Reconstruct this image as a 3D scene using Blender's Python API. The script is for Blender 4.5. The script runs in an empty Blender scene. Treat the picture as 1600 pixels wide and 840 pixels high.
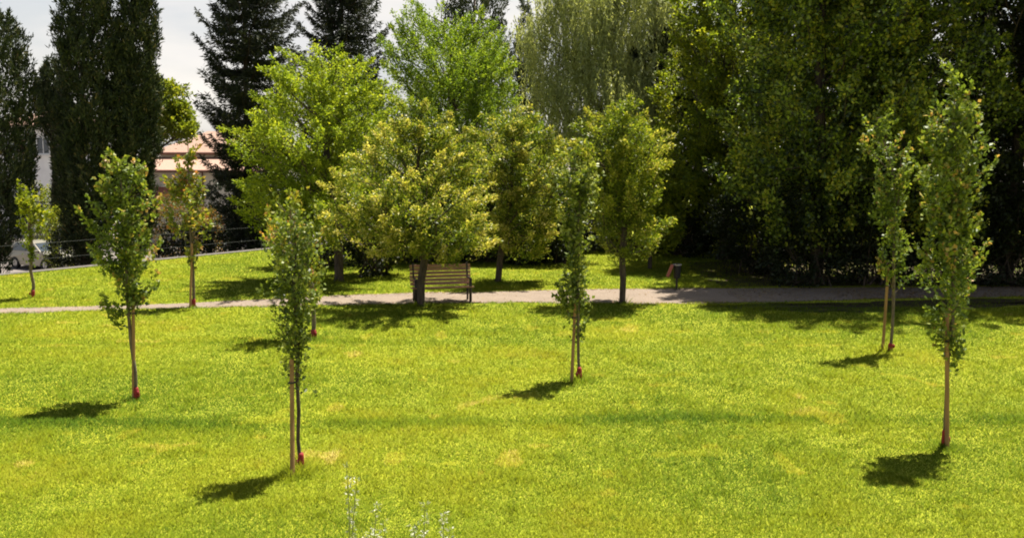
import bpy, math, random
import numpy as np
from mathutils import Vector, Matrix

# ------------------------------------------------------------------ camera, light, exposure
S = bpy.context.scene
COL = S.collection
FPX, CH = 1570.0, 4.3                      # focal length in pixels of the 1600 px wide photograph, eye height
PITCH = math.atan(186 / FPX)
SP, CP = math.sin(PITCH), math.cos(PITCH)
cam_d = bpy.data.cameras.new('camera')
cam_d.lens = FPX / 1600 * 36; cam_d.sensor_width = 36
cam_d.clip_start = 0.1; cam_d.clip_end = 3000
cam = bpy.data.objects.new('camera', cam_d); COL.objects.link(cam)
cam.location = (0, 0, CH); cam.rotation_euler = (math.radians(90) - PITCH, 0, 0)
S.camera = cam

SUN_AZ, SUN_EL = math.radians(40), math.radians(69)      # azimuth clockwise from +Y
SKY_STR, SUN_STR, EXPO = 0.05, 5.0, 1.35
sun_d = bpy.data.lights.new('sun', 'SUN'); sun_d.energy = SUN_STR; sun_d.angle = math.radians(0.53)
sun_d.color = (1.0, 0.94, 0.82)
sun = bpy.data.objects.new('sun', sun_d); COL.objects.link(sun)
tosun = Vector((math.sin(SUN_AZ) * math.cos(SUN_EL), math.cos(SUN_AZ) * math.cos(SUN_EL), math.sin(SUN_EL)))
sun.rotation_euler = (-tosun).to_track_quat('-Z', 'Y').to_euler(); sun.location = (30, 30, 60)

W = bpy.data.worlds.new('World'); S.world = W; W.use_nodes = True
nt = W.node_tree; nt.nodes.clear()
def N(t, typ, **kw):
    n = t.nodes.new(typ)
    for k, v in kw.items(): setattr(n, k, v)
    return n
sky = N(nt, 'ShaderNodeTexSky', sky_type='NISHITA', sun_disc=False, sun_elevation=SUN_EL, sun_rotation=SUN_AZ,
        air_density=1.0, dust_density=2.0, ozone_density=1.0)
bg = N(nt, 'ShaderNodeBackground'); bg.inputs['Strength'].default_value = SKY_STR
out = N(nt, 'ShaderNodeOutputWorld')
tc = N(nt, 'ShaderNodeTexCoord'); sep = N(nt, 'ShaderNodeSeparateXYZ')
nt.links.new(tc.outputs['Generated'], sep.inputs[0])
mp = N(nt, 'ShaderNodeMapping'); mp.inputs['Scale'].default_value = (1.0, 1.0, 3.2)
nt.links.new(tc.outputs['Generated'], mp.inputs[0])
nz = N(nt, 'ShaderNodeTexNoise'); nz.inputs['Scale'].default_value = 5.5; nz.inputs['Detail'].default_value = 6; nz.inputs['Roughness'].default_value = .55
nt.links.new(mp.outputs[0], nz.inputs['Vector'])
cr = N(nt, 'ShaderNodeValToRGB'); cr.color_ramp.elements[0].position = .35; cr.color_ramp.elements[1].position = .62
cr.color_ramp.elements[0].color = (.62, .62, .62, 1); cr.color_ramp.elements[1].color = (1, 1, 1, 1)
nt.links.new(nz.outputs['Fac'], cr.inputs[0])
mr = N(nt, 'ShaderNodeMapRange'); mr.inputs['From Min'].default_value = .22; mr.inputs['From Max'].default_value = .5
mr.inputs['To Min'].default_value = 1; mr.inputs['To Max'].default_value = 0.08
nt.links.new(sep.outputs['Z'], mr.inputs['Value'])
mul = N(nt, 'ShaderNodeMath', operation='MULTIPLY'); nt.links.new(cr.outputs[0], mul.inputs[0]); nt.links.new(mr.outputs[0], mul.inputs[1])
mx = N(nt, 'ShaderNodeMix', data_type='RGBA'); nt.links.new(mul.outputs[0], mx.inputs[0])
nt.links.new(sky.outputs[0], mx.inputs[6]); 
nz2 = N(nt, 'ShaderNodeTexNoise'); nz2.inputs['Scale'].default_value = 3.2; nz2.inputs['Detail'].default_value = 7; nt.links.new(mp.outputs[0], nz2.inputs['Vector'])
cc = N(nt, 'ShaderNodeValToRGB'); cc.color_ramp.elements[0].position = .38; cc.color_ramp.elements[1].position = .64
cc.color_ramp.elements[0].color = (.72, .715, .72, 1); cc.color_ramp.elements[1].color = (.90, .85, .785, 1); nt.links.new(nz2.outputs['Fac'], cc.inputs[0])
sc_ = N(nt, 'ShaderNodeVectorMath', operation='SCALE'); sc_.inputs['Scale'].default_value = 9.2; nt.links.new(cc.outputs[0], sc_.inputs[0]); nt.links.new(sc_.outputs[0], mx.inputs[7])
nt.links.new(mx.outputs[2], bg.inputs[0]); nt.links.new(bg.outputs[0], out.inputs[0])
S.view_settings.view_transform = 'Standard'; S.view_settings.look = 'None'
S.view_settings.gamma = 1; S.view_settings.use_curve_mapping = False
S.view_settings.exposure = EXPO
cy = S.cycles
cy.max_bounces = 6; cy.diffuse_bounces = 3; cy.transmission_bounces = 4; cy.glossy_bounces = 2; cy.transparent_max_bounces = 6
cy.caustics_reflective = False; cy.caustics_refractive = False
cy.filter_width = 1.9; cy.sample_clamp_indirect = 3; cy.sample_clamp_direct = 5

# ------------------------------------------------------------------ pixel <-> world helpers (photograph pixels, 1600x840)
def ray(px, py):
    a, b = px - 800.0, 420.0 - py
    return Vector((a, FPX * CP + b * SP, -FPX * SP + b * CP))
def G(px, py, z=0.0):                        # the ground point seen at a pixel
    r = ray(px, py); t = (z - CH) / r.z
    return Vector((r.x * t, r.y * t, z))
def AT(px, py, Y):                           # the point at distance Y seen at a pixel
    r = ray(px, py); t = Y / r.y
    return Vector((r.x * t, Y, CH + r.z * t))
rng = np.random.default_rng(7)
def U(a, b, n=None): return rng.uniform(a, b, n)

# ------------------------------------------------------------------ objects, tags
def link(o, parent=None):
    COL.objects.link(o)
    if parent is not None: o.parent = parent
    return o
def tag(o, label=None, cat=None, group=None, kind=None):
    if label: o['label'] = label
    if cat: o['category'] = cat
    if group: o['group'] = group
    if kind: o['kind'] = kind
    return o
def empty(name, loc, rz=0, label=None, cat=None, group=None):
    o = bpy.data.objects.new(name, None); o.empty_display_size = .3
    o.location = loc; o.rotation_euler = (0, 0, rz)
    return tag(link(o), label, cat, group)
def np_mesh(name, V, Fc, mat, parent=None, smooth=False, attrs=None, loop_n=None):
    """V (n,3); Fc (m,k) with one k"""
    V = np.asarray(V, np.float32); Fc = np.asarray(Fc, np.int32)
    me = bpy.data.meshes.new(name); m, k = Fc.shape
    me.vertices.add(len(V)); me.vertices.foreach_set('co', V.ravel())
    me.loops.add(m * k); me.loops.foreach_set('vertex_index', Fc.ravel())
    me.polygons.add(m); me.polygons.foreach_set('loop_start', np.arange(0, m * k, k, dtype=np.int32))
    if attrs:
        for an, av in attrs.items():
            a = me.attributes.new(an, 'FLOAT', 'FACE'); a.data.foreach_set('value', np.asarray(av, np.float32))
    me.update(calc_edges=True)
    if smooth: me.polygons.foreach_set('use_smooth', np.ones(m, bool))
    me.materials.append(mat)
    return link(bpy.data.objects.new(name, me), parent)

class MB:                                    # boxes, bars and tubes collected into ONE mesh
    def __init__(s): s.v, s.f = [], []
    def add(s, vs, fs, M=None):
        n = len(s.v)
        for p in vs: s.v.append(tuple(M @ Vector(p)) if M else tuple(p))
        for f in fs: s.f.append([i + n for i in f])
    def box(s, c, d, M=None, rz=0, rx=0):
        R = Matrix.Translation(c) @ Matrix.Rotation(rz, 4, 'Z') @ Matrix.Rotation(rx, 4, 'X')
        if M: R = M @ R
        x, y, z = d[0] / 2, d[1] / 2, d[2] / 2
        vs = [(-x, -y, -z), (x, -y, -z), (x, y, -z), (-x, y, -z), (-x, -y, z), (x, -y, z), (x, y, z), (-x, y, z)]
        s.add(vs, [(0, 3, 2, 1), (4, 5, 6, 7), (0, 1, 5, 4), (1, 2, 6, 5), (2, 3, 7, 6), (3, 0, 4, 7)], R)
    def tube(s, pts, rad, sides=8, cap=True):
        pts = [Vector(p) for p in pts]; n0 = len(s.v); k = sides
        if not hasattr(rad, '__len__'): rad = [rad] * len(pts)
        for i, p in enumerate(pts):
            d = (pts[min(i + 1, len(pts) - 1)] - pts[max(i - 1, 0)]).normalized()
            a = d.orthogonal().normalized() if i == 0 else (a - d * a.dot(d)).normalized()
            b = d.cross(a)
            for j in range(k):
                t = 2 * math.pi * j / k
                s.v.append(tuple(p + (a * math.cos(t) + b * math.sin(t)) * rad[i]))
        for i in range(len(pts) - 1):
            for j in range(k):
                s.f.append([n0 + i * k + j, n0 + i * k + (j + 1) % k, n0 + (i + 1) * k + (j + 1) % k, n0 + (i + 1) * k + j])
        if cap:
            s.f.append([n0 + j for j in range(k)][::-1]); s.f.append([n0 + (len(pts) - 1) * k + j for j in range(k)])
    def build(s, name, mat, parent=None, bevel=0, smooth=False):
        me = bpy.data.meshes.new(name); me.from_pydata(s.v, [], s.f); me.update()
        me.materials.append(mat)
        if smooth: me.polygons.foreach_set('use_smooth', [True] * len(me.polygons))
        o = link(bpy.data.objects.new(name, me), parent)
        if bevel:
            b = o.modifiers.new('bevel', 'BEVEL'); b.width = bevel; b.segments = 2; b.limit_method = 'ANGLE'
        return o

# ------------------------------------------------------------------ materials
def mat(name, col, rough=.7, metal=0, noise=None, bump=0, spec=.4, scale=8, stretch=None):
    m = bpy.data.materials.new(name); m.use_nodes = True; t = m.node_tree
    p = t.nodes['Principled BSDF']; p.inputs['Base Color'].default_value = (*col, 1)
    p.inputs['Roughness'].default_value = rough; p.inputs['Metallic'].default_value = metal
    p.inputs['Specular IOR Level'].default_value = spec
    tcn = N(t, 'ShaderNodeTexCoord'); mpn = N(t, 'ShaderNodeMapping')
    if stretch: mpn.inputs['Scale'].default_value = stretch
    t.links.new(tcn.outputs['Object'], mpn.inputs[0])
    n = N(t, 'ShaderNodeTexNoise'); n.inputs['Scale'].default_value = scale; n.inputs['Detail'].default_value = 6
    t.links.new(mpn.outputs[0], n.inputs['Vector'])
    if noise is not None:
        r = N(t, 'ShaderNodeValToRGB'); r.color_ramp.elements[0].position = .35; r.color_ramp.elements[1].position = .65
        r.color_ramp.elements[0].color = (*noise, 1); r.color_ramp.elements[1].color = (*col, 1)
        t.links.new(n.outputs['Fac'], r.inputs[0]); t.links.new(r.outputs[0], p.inputs['Base Color'])
    if bump:
        b = N(t, 'ShaderNodeBump'); b.inputs['Strength'].default_value = bump; b.inputs['Distance'].default_value = .05
        t.links.new(n.outputs['Fac'], b.inputs['Height']); t.links.new(b.outputs[0], p.inputs['Normal'])
    return m
def leafmat(name, stops, trans=.45, rough=.45, spec=.35, ttint=(1.15, 1.1, .55)):
    """colour by each leaf's own random value 'rnd' along the stops [(pos, (r,g,b))...]"""
    m = bpy.data.materials.new(name); m.use_nodes = True; t = m.node_tree
    p = t.nodes['Principled BSDF']; o = t.nodes['Material Output']
    a = N(t, 'ShaderNodeAttribute', attribute_name='rnd')
    r = N(t, 'ShaderNodeValToRGB'); el = r.color_ramp.elements
    while len(el) < len(stops): el.new(.5)
    for e, (ps, c) in zip(el, stops): e.position = ps; e.color = (*c, 1)
    t.links.new(a.outputs['Fac'], r.inputs[0]); t.links.new(r.outputs[0], p.inputs['Base Color'])
    p.inputs['Roughness'].default_value = rough; p.inputs['Specular IOR Level'].default_value = spec
    tr = N(t, 'ShaderNodeBsdfTranslucent'); v = N(t, 'ShaderNodeMix', data_type='RGBA', blend_type='MULTIPLY')
    v.inputs[0].default_value = 1; v.inputs[7].default_value = (*ttint, 1)
    t.links.new(r.outputs[0], v.inputs[6]); t.links.new(v.outputs[2], tr.inputs[0])
    s = N(t, 'ShaderNodeMixShader'); s.inputs[0].default_value = trans
    t.links.new(p.outputs[0], s.inputs[1]); t.links.new(tr.outputs[0], s.inputs[2]); t.links.new(s.outputs[0], o.inputs[0])
    return m

M_bark = mat('bark', (.085, .062, .045), .9, noise=(.035, .026, .02), bump=.6, scale=14, stretch=(1, 1, .25))
M_bark_pale = mat('young_bark', (.17, .13, .085), .85, noise=(.08, .06, .045), bump=.3, scale=18, stretch=(1, 1, .3))
M_stake = mat('stake_wood', (.34, .19, .075), .8, noise=(.22, .12, .05), scale=10, stretch=(1, 1, .15))
M_red = mat('red_guard', (.30, .02, .016), .75, noise=(.15, .014, .012), scale=25)
M_tie = mat('tie_rubber', (.02, .02, .02), .7)
L_linden = leafmat('linden_leaf', [(0, (.06, .10, .012)), (.4, (.13, .185, .018)), (.64, (.26, .30, .03)), (.84, (.47, .45, .09)), (1, (.62, .56, .18))], .5)
L_linden_b = leafmat('linden_green_leaf', [(0, (.07, .11, .012)), (.5, (.16, .22, .018)), (.8, (.3, .33, .035)), (1, (.45, .42, .09))], .5)
L_maple = leafmat('maple_leaf', [(0, (.10, .16, .014)), (.5, (.24, .32, .024)), (1, (.44, .48, .045))], .55)
L_bright = leafmat('poplar_leaf', [(0, (.09, .155, .018)), (.5, (.18, .27, .026)), (1, (.34, .41, .05))], .55)
L_willow = leafmat('willow_leaf', [(0, (.17, .21, .085)), (.6, (.38, .42, .18)), (1, (.6, .62, .3))], .5)
L_dark = leafmat('sun_flecked_plane_leaf', [(0, (.014, .026, .006)), (.38, (.08, .13, .018)), (.66, (.30, .40, .05)), (1, (.55, .5, .06))], .55, rough=.42, spec=.7)  # wide dark-to-bright stops put the wood's sun flecks into the leaf colour
L_mid = leafmat('hornbeam_leaf', [(0, (.07, .11, .012)), (.6, (.2, .25, .02)), (1, (.42, .42, .035))], .55)
L_con = leafmat('cypress_spray', [(0, (.016, .026, .010)), (.55, (.04, .06, .02)), (.85, (.09, .10, .035)), (1, (.19, .14, .05))], .1, rough=.6, spec=.2)
L_fir = leafmat('fir_spray', [(0, (.018, .026, .014)), (.7, (.034, .046, .022)), (1, (.06, .062, .03))], .1, rough=.6, spec=.25)
L_bush = leafmat('shaded_laurel_leaf', [(0, (.010, .015, .005)), (1, (.024, .034, .008))], .2, rough=.5, spec=.25)  # leaf colour sunk toward black, deep shade put into the foliage
L_young = leafmat('young_leaf', [(0, (.06, .1, .018)), (.55, (.15, .21, .03)), (.88, (.28, .32, .05)), (1, (.42, .27, .1))], .45, rough=.5, spec=.4)
L_young_d = leafmat('young_dark_leaf', [(0, (.05, .08, .014)), (.6, (.14, .19, .025)), (1, (.38, .4, .1))], .42, rough=.5, spec=.4)
L_rusty = leafmat('rusty_leaf', [(0, (.09, .13, .02)), (.5, (.2, .25, .03)), (.82, (.36, .3, .05)), (1, (.5, .2, .09))], .45, rough=.4)
L_photinia = leafmat('photinia_leaf', [(0, (.05, .075, .012)), (.5, (.14, .14, .02)), (1, (.36, .13, .04))], .4)
L_weed = leafmat('weed_leaf', [(0, (.2, .26, .1)), (.45, (.45, .46, .32)), (1, (.8, .78, .68))], .3, rough=.5, ttint=(1, 1, .7))

# ------------------------------------------------------------------ foliage and branches
def leaves(name, P, D, ln, wd, material, parent=None, rnd=None, up=.35):
    """one rhombus per leaf at P, pointing along D"""
    n = len(P); P = np.asarray(P, float)
    D = D + rng.normal(0, .45, (n, 3)); D /= np.linalg.norm(D, axis=1)[:, None] + 1e-9
    Nn = rng.normal(0, 1, (n, 3)); Nn[:, 2] += up * 2
    Sd = np.cross(D, Nn); Sd /= np.linalg.norm(Sd, axis=1)[:, None] + 1e-9
    L = ln * U(.65, 1.3, n)[:, None]; Wd = wd * U(.7, 1.25, n)[:, None]
    Nf = np.cross(Sd, D)
    a = P; b = P + D * L * .45 + Sd * Wd * .5 + Nf * Wd * .15; c = P + D * L; d = P + D * L * .45 - Sd * Wd * .5 + Nf * Wd * .15
    V = np.stack([a, b, c, d], 1).reshape(-1, 3)
    Fc = np.arange(n * 4).reshape(n, 4)
    if rnd is None: rnd = U(0, 1, n)
    return np_mesh(name, V, Fc, material, parent, attrs={'rnd': np.clip(rnd, 0, 1)})

def tubes_mesh(name, A, B, ra, rb, material, parent, sides=6):
    """a frustum per branch segment, all in one mesh"""
    A = np.asarray(A, float); B = np.asarray(B, float); n = len(A)
    d = B - A; d /= np.linalg.norm(d, axis=1)[:, None] + 1e-9
    ref = np.where(np.abs(d[:, 2:3]) < .9, [[0, 0, 1.]], [[1., 0, 0]])
    s = np.cross(d, ref); s /= np.linalg.norm(s, axis=1)[:, None]; u = np.cross(s, d)
    t = np.arange(sides) / sides * 2 * np.pi
    off = np.cos(t)[None, :, None] * s[:, None] + np.sin(t)[None, :, None] * u[:, None]
    V = np.concatenate([A[:, None] + off * np.asarray(ra)[:, None, None], B[:, None] + off * np.asarray(rb)[:, None, None]], 1).reshape(-1, 3)
    i = np.arange(n)[:, None] * 2 * sides; j = np.arange(sides)[None]; j2 = (j + 1) % sides
    Fc = np.stack([i + j, i + j2, i + sides + j2, i + sides + j], -1).reshape(-1, 4)
    return np_mesh(name, V, Fc, material, parent, smooth=True)

def skeleton(trunk, tips, lift=.5):
    """grow branches from the trunk polyline to every tip; returns nodes, parents"""
    nodes = [np.array(p, float) for p in trunk]; par = [-1] + list(range(len(trunk) - 1)); cost = [0.0]
    for i in range(1, len(nodes)): cost.append(cost[-1] + np.linalg.norm(nodes[i] - nodes[i - 1]) * .55)
    tr = np.array(trunk)
    dist = np.array([np.min(np.linalg.norm(tr - t, axis=1)) for t in tips]); ends = [None] * len(tips)
    for ti in np.argsort(dist):
        t = tips[ti]; A = np.array(nodes); v = t - A; dd = np.linalg.norm(v, axis=1)
        hor = np.linalg.norm(v[:, :2], axis=1)
        sc = dd + np.array(cost) * .6 + np.maximum(0, lift * hor - v[:, 2]) * 1.2 + (np.arange(len(A)) < 2) * 5
        k = int(np.argmin(sc)); a = nodes[k]; L = dd[k]; m = max(1, int(L / .55)); prev = k
        for q in range(1, m + 1):
            f = q / m; p = a + (t - a) * f
            p = p + np.array([0, 0, -.12 * L * math.sin(math.pi * f)]) + rng.normal(0, .035 * min(L, 2), 3) * (f < 1)
            nodes.append(p); par.append(prev); cost.append(cost[prev] + L / m); prev = len(nodes) - 1
        ends[ti] = prev
    return np.array(nodes), np.array(par), ends

def env_sample(env, n, flat=1.0, power=.5, lump=.18, seed=0, pw=1.6):
    """env rows: (z, xc, r). random points inside the outline, with uneven lobes. returns offsets from axis"""
    z = np.array([e[0] for e in env]); xc = np.array([e[1] for e in env]); r = np.array([e[2] for e in env])
    o = np.argsort(z); z, xc, r = z[o], xc[o], r[o]
    zz = np.linspace(z[0], z[-1], 200); rr = np.interp(zz, z, r); w = rr ** pw + .02; c = np.cumsum(w); c /= c[-1]
    h = np.interp(U(0, 1, n), c, zz); R = np.interp(h, z, r); X = np.interp(h, z, xc)
    th = U(0, 2 * np.pi, n); q = U(0, 1, n) ** power
    ph = seed * 1.7
    lm = 1 + lump * (np.sin(3 * th + 1.3 * h + ph) * .5 + np.sin(5 * th - 2.1 * h + 2 * ph) * .4 + np.sin(2.6 * h + ph * 3) * .35)
    rad = R * q * np.clip(lm, .5, 1.25)
    return np.stack([X + rad * np.cos(th), rad * flat * np.sin(th), h], 1), q

def px_env(rows, Y):
    e = []
    for py, x0, x1 in rows:
        a, b = AT(x0, py, Y), AT(x1, py, Y)
        e.append((a.z, (a.x + b.x) / 2, max(.03, (b.x - a.x) / 2)))
    return e

def broadleaf(name, label, cat, base, rows, material, tips=220, per=55, ln=.12, wd=.075, spray=.5, sig=.13, trunk_r=.12,
              bark=None, group=None, flat=1.0, droop=0.0, lump=.2, power=.45, bright_tip=0.0, lean=0, seed=1, keep_top=.9, trunk_top=None, updir=.55):
    """rows: the crown's outline (py, x0, x1) in photograph pixels at the tree's own distance base.y"""
    bx, by, bz = base; root = empty(name, (bx, by, bz), 0, label, cat, group)
    env = px_env(rows, by)
    env = [(z - bz, x - bx, r) for z, x, r in env]
    zs = [e[0] for e in env]; zt, zb = max(zs), min(zs)
    T, q = env_sample(env, tips, flat, power, lump, seed)
    top = trunk_top if trunk_top else zb + (zt - zb) * keep_top
    eo = sorted(env); kz = [e[0] for e in eo]; kx = [e[1] for e in eo]
    n = 9; trunk = []
    for i in range(n):
        f = i / (n - 1); h = top * f
        xx = np.interp(h, kz, kx) * min(1, (h / max(top, .1)) ** 1.2) if h > 0 else 0
        trunk.append(np.array([xx + (rng.normal(0, .02) if 0 < i else 0) + lean * f, (rng.normal(0, .02) if i else 0), h]))
    nodes, par, ends = skeleton(trunk, T)
    cnt = np.zeros(len(nodes))
    for e in ends: cnt[e] += 1
    for i in range(len(nodes) - 1, 0, -1):
        if par[i] >= 0: cnt[par[i]] += cnt[i]
    mxc = cnt.max(); rad = trunk_r * (np.maximum(cnt, .6) / mxc) ** .48
    hgt = nodes[:, 2]
    rad[:n] = np.maximum(rad[:n], trunk_r * (1 - .8 * np.linspace(0, 1, n)))
    ch = np.arange(1, len(nodes)); ra = np.minimum(rad[par[ch]], rad[ch] * 1.5); ra[:n - 1] = rad[:n - 1]
    if trunk_r > .06:
        A0 = nodes[par[ch]]; B0 = nodes[ch]
        fl = nodes[0]; A = np.vstack([A0, [fl - [0, 0, .06]]]); B = np.vstack([B0, [fl + (nodes[1] - fl) * .12]])
        ra = np.append(ra, rad[0] * 1.45); rb = np.append(rad[ch], rad[0] * .98)
    else: A, B, rb = nodes[par[ch]], nodes[ch], rad[ch]
    A[0] = A[0] - [0, 0, .05]
    tubes_mesh('trunk', A, B, ra, rb, bark or M_bark, root)
    # sprays of leaves round every twig
    ax = np.interp(T[:, 2], kz, kx); outd = np.stack([T[:, 0] - ax, T[:, 1], np.zeros(len(T))], 1)
    outd /= np.linalg.norm(outd, axis=1)[:, None] + 1e-6
    Dt = outd * (1 - updir * .5) + np.array([0, 0, updir - droop]) + rng.normal(0, .25, (len(T), 3))
    Dt /= np.linalg.norm(Dt, axis=1)[:, None]
    npt = np.maximum(4, (per * U(.55, 1.45, len(T))).astype(int)); idx = np.repeat(np.arange(len(T)), npt); m = len(idx)
    s = U(-.65, .55, m)
    P = T[idx] + Dt[idx] * (s * spray)[:, None] + rng.normal(0, 1, (m, 3)) * (sig * (1.15 - .9 * np.clip(s + .5, 0, 1)))[:, None]
    if droop: P[:, 2] -= droop * spray * .5 * (s + .5) ** 2
    D = Dt[idx] * .7 + rng.normal(0, .5, (m, 3))
    cl = U(-.2, .2, len(T))[idx]
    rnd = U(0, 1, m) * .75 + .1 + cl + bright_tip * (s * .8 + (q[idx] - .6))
    leaves('crown', P, D, ln, wd, material, root, rnd)
    return root

def cypress(name, label, base, rows, tips=900, per=30, ln=.2, wd=.05, group=None, material=None, spiky=.5, cat='cypress', trunk_r=.2, lump=.16):
    bx, by, bz = base; root = empty(name, (bx, by, bz), 0, label, cat, group)
    env = [(z - bz, x - bx, r) for z, x, r in px_env(rows, by)]
    T, q = env_sample(env, tips, 1.0, .3, lump, bx, pw=1.1)
    zt = max(e[0] for e in env)
    ax = np.array([e[1] for e in sorted(env)]); az = np.array([e[0] for e in sorted(env)])
    axx = np.interp(T[:, 2], az, ax); outd = np.stack([T[:, 0] - axx, T[:, 1], np.zeros(len(T))], 1)
    outd /= np.linalg.norm(outd, axis=1)[:, None] + 1e-6
    Dt = outd * .38 + np.array([0, 0, 1.0]) + rng.normal(0, .16, (len(T), 3)); Dt /= np.linalg.norm(Dt, axis=1)[:, None]
    npt = np.full(len(T), per); idx = np.repeat(np.arange(len(T)), npt); m = len(idx); s = U(-.5, .6, m)
    L = spiky * U(.6, 1.4, len(T))[idx]
    P = T[idx] + Dt[idx] * (s * L)[:, None] + rng.normal(0, 1, (m, 3)) * (.10 * (1.2 - (s + .5)))[:, None]
    leaves('crown', P, Dt[idx], ln, wd, material or L_con, root, U(0, 1, m) * .7 + U(0, .3, len(T))[idx])
    mb = MB(); hs = [-.1, zt * .25, zt * .5, zt * .8]
    mb.tube([(np.interp(h, az, ax) * max(h, 0) / zt, 0, h) for h in hs], [trunk_r, trunk_r * .8, trunk_r * .55, .05], 8)
    # thin inner limbs close to the trunk
    for i in range(60):
        j = rng.integers(len(T)); h = max(.4, T[j, 2] - U(.6, 1.6)); 
        if h < zt * .8: mb.tube([(np.interp(h, az, ax) * h / zt, 0, h), tuple(T[j])], [.035, .01], 4, cap=False)
    mb.build('trunk', M_bark, root, smooth=True)
    return root

def fir(name, label, base, rows, whorls=26, group=None, material=None, gap=.5, sweep=.25, cat='fir tree'):
    """tiers of boughs that sweep out and up, needled twigs hanging under each"""
    bx, by, bz = base; root = empty(name, (bx, by, bz), 0, label, cat, group)
    env = sorted([(z - bz, x - bx, r) for z, x, r in px_env(rows, by)])
    ez = [e[0] for e in env]; ex = [e[1] for e in env]; er = [e[2] for e in env]
    zt, zb = ez[-1], ez[0]; mb = MB()
    mb.tube([(0, 0, -.1), (0, 0, zt * .3), (.04, .03, zt * .65), (0, 0, zt * .98)], [.22, .17, .1, .02], 8)
    P, D, R = [], [], []
    for w in range(whorls):
        h = zb + (zt - zb) * (w + .2) / whorls
        for b in range(6):
            th = b * math.pi / 3 + w * 1.1 + U(-.3, .3); hh = h + U(-.2, .2); r = np.interp(hh, ez, er) * U(.68, 1.15)
            cx = np.interp(hh, ez, ex); d = np.array([math.cos(th), math.sin(th), 0]); k = 9; pts = []
            for i in range(k + 1):
                f = i / k
                pts.append(np.array([cx * f, 0, hh]) + d * r * f + np.array([0, 0, r * (-.16 * math.sin(f * 2.6) + (sweep + .15) * f ** 2.2)]))
            mb.tube([tuple(p) for p in pts], [.045 * (1 - .8 * i / k) for i in range(k + 1)], 4, cap=False)
            n = int(150 * max(r, .5) ** 1.0 + 60)
            for i in range(n):
                f = U(.12, 1.03); j = min(k - 1, int(f * k)); p = pts[j] + (pts[min(j + 1, k)] - pts[j]) * (f * k - j)
                side = np.array([-d[1], d[0], 0]) * rng.choice([-1, 1]); wdt = r * .26 * math.sin(min(1, f * 1.0) * 2.7) + .06
                q = U(0, 1)
                P.append(p + side * wdt * q + np.array([0, 0, -.16 * q * U(.2, 1.6) + rng.normal(0, .035)]))
                D.append(side * .6 + d * .7 + np.array([0, 0, U(-.5, .35)])); R.append(U(0, 1))
    for i in range(60):
        P.append(np.array([rng.normal(0, .06), rng.normal(0, .06), zt - U(0, .9)])); D.append(np.array([0, 0, 1.]) + rng.normal(0, .4, 3)); R.append(U(0, 1))
    mb.build('trunk', M_bark, root, smooth=True)
    leaves('crown', np.array(P), np.array(D), .24, .055, material or L_fir, root, np.array(R))
    return root

def willow(name, label, base, rows, strands=1500, group=None):
    bx, by, bz = base; root = empty(name, (bx, by, bz), 0, label, 'willow', group)
    env = [(z - bz, x - bx, r) for z, x, r in px_env(rows, by)]
    T, q = env_sample(env, 260, .8, .45, .25, 3); eo = sorted(env); zt = eo[-1][0]; zb = eo[0][0]
    trunk = [np.array([0, 0, zt * .62 * i / 6]) + rng.normal(0, .06, 3) * (i > 0) for i in range(7)]
    hi = T.copy(); hi[:, 2] = np.maximum(hi[:, 2], zb + (zt - zb) * .3)
    nodes, par, ends = skeleton(trunk, hi)
    cnt = np.zeros(len(nodes))
    for e in ends: cnt[e] += 1
    for i in range(len(nodes) - 1, 0, -1):
        if par[i] >= 0: cnt[par[i]] += cnt[i]
    rad = .2 * (np.maximum(cnt, .6) / cnt.max()) ** .5; ch = np.arange(1, len(nodes)); A = nodes[par[ch]].copy(); A[0][2] -= .1
    tubes_mesh('trunk', A, nodes[ch], np.minimum(rad[par[ch]], rad[ch] * 1.5), rad[ch], M_bark, root)
    S0 = T[rng.integers(0, len(T), strands)] + rng.normal(0, .34, (strands, 3)); S0[:, 2] += .5
    L = U(.8, 2.4, strands); k = 26; f = np.linspace(0, 1, k)
    dirx = rng.normal(0, .3, (strands, 3)); dirx[:, 2] = 0
    P = S0[:, None, :] + dirx[:, None, :] * f[None, :, None] ** .5 + np.array([0, 0, -1.]) * (L[:, None] * f[None] ** 1.2)[..., None] + rng.normal(0, .03, (strands, k, 3))
    P = P.reshape(-1, 3); D = np.tile([0, 0, -1.], (len(P), 1))
    rr = np.repeat(U(-.2, .2, strands), k) + U(.1, .9, len(P))
    keep = P[:, 2] > .3
    leaves('crown', P[keep], D[keep], .2, .045, L_willow, root, rr[keep], up=0)
    return root

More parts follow.
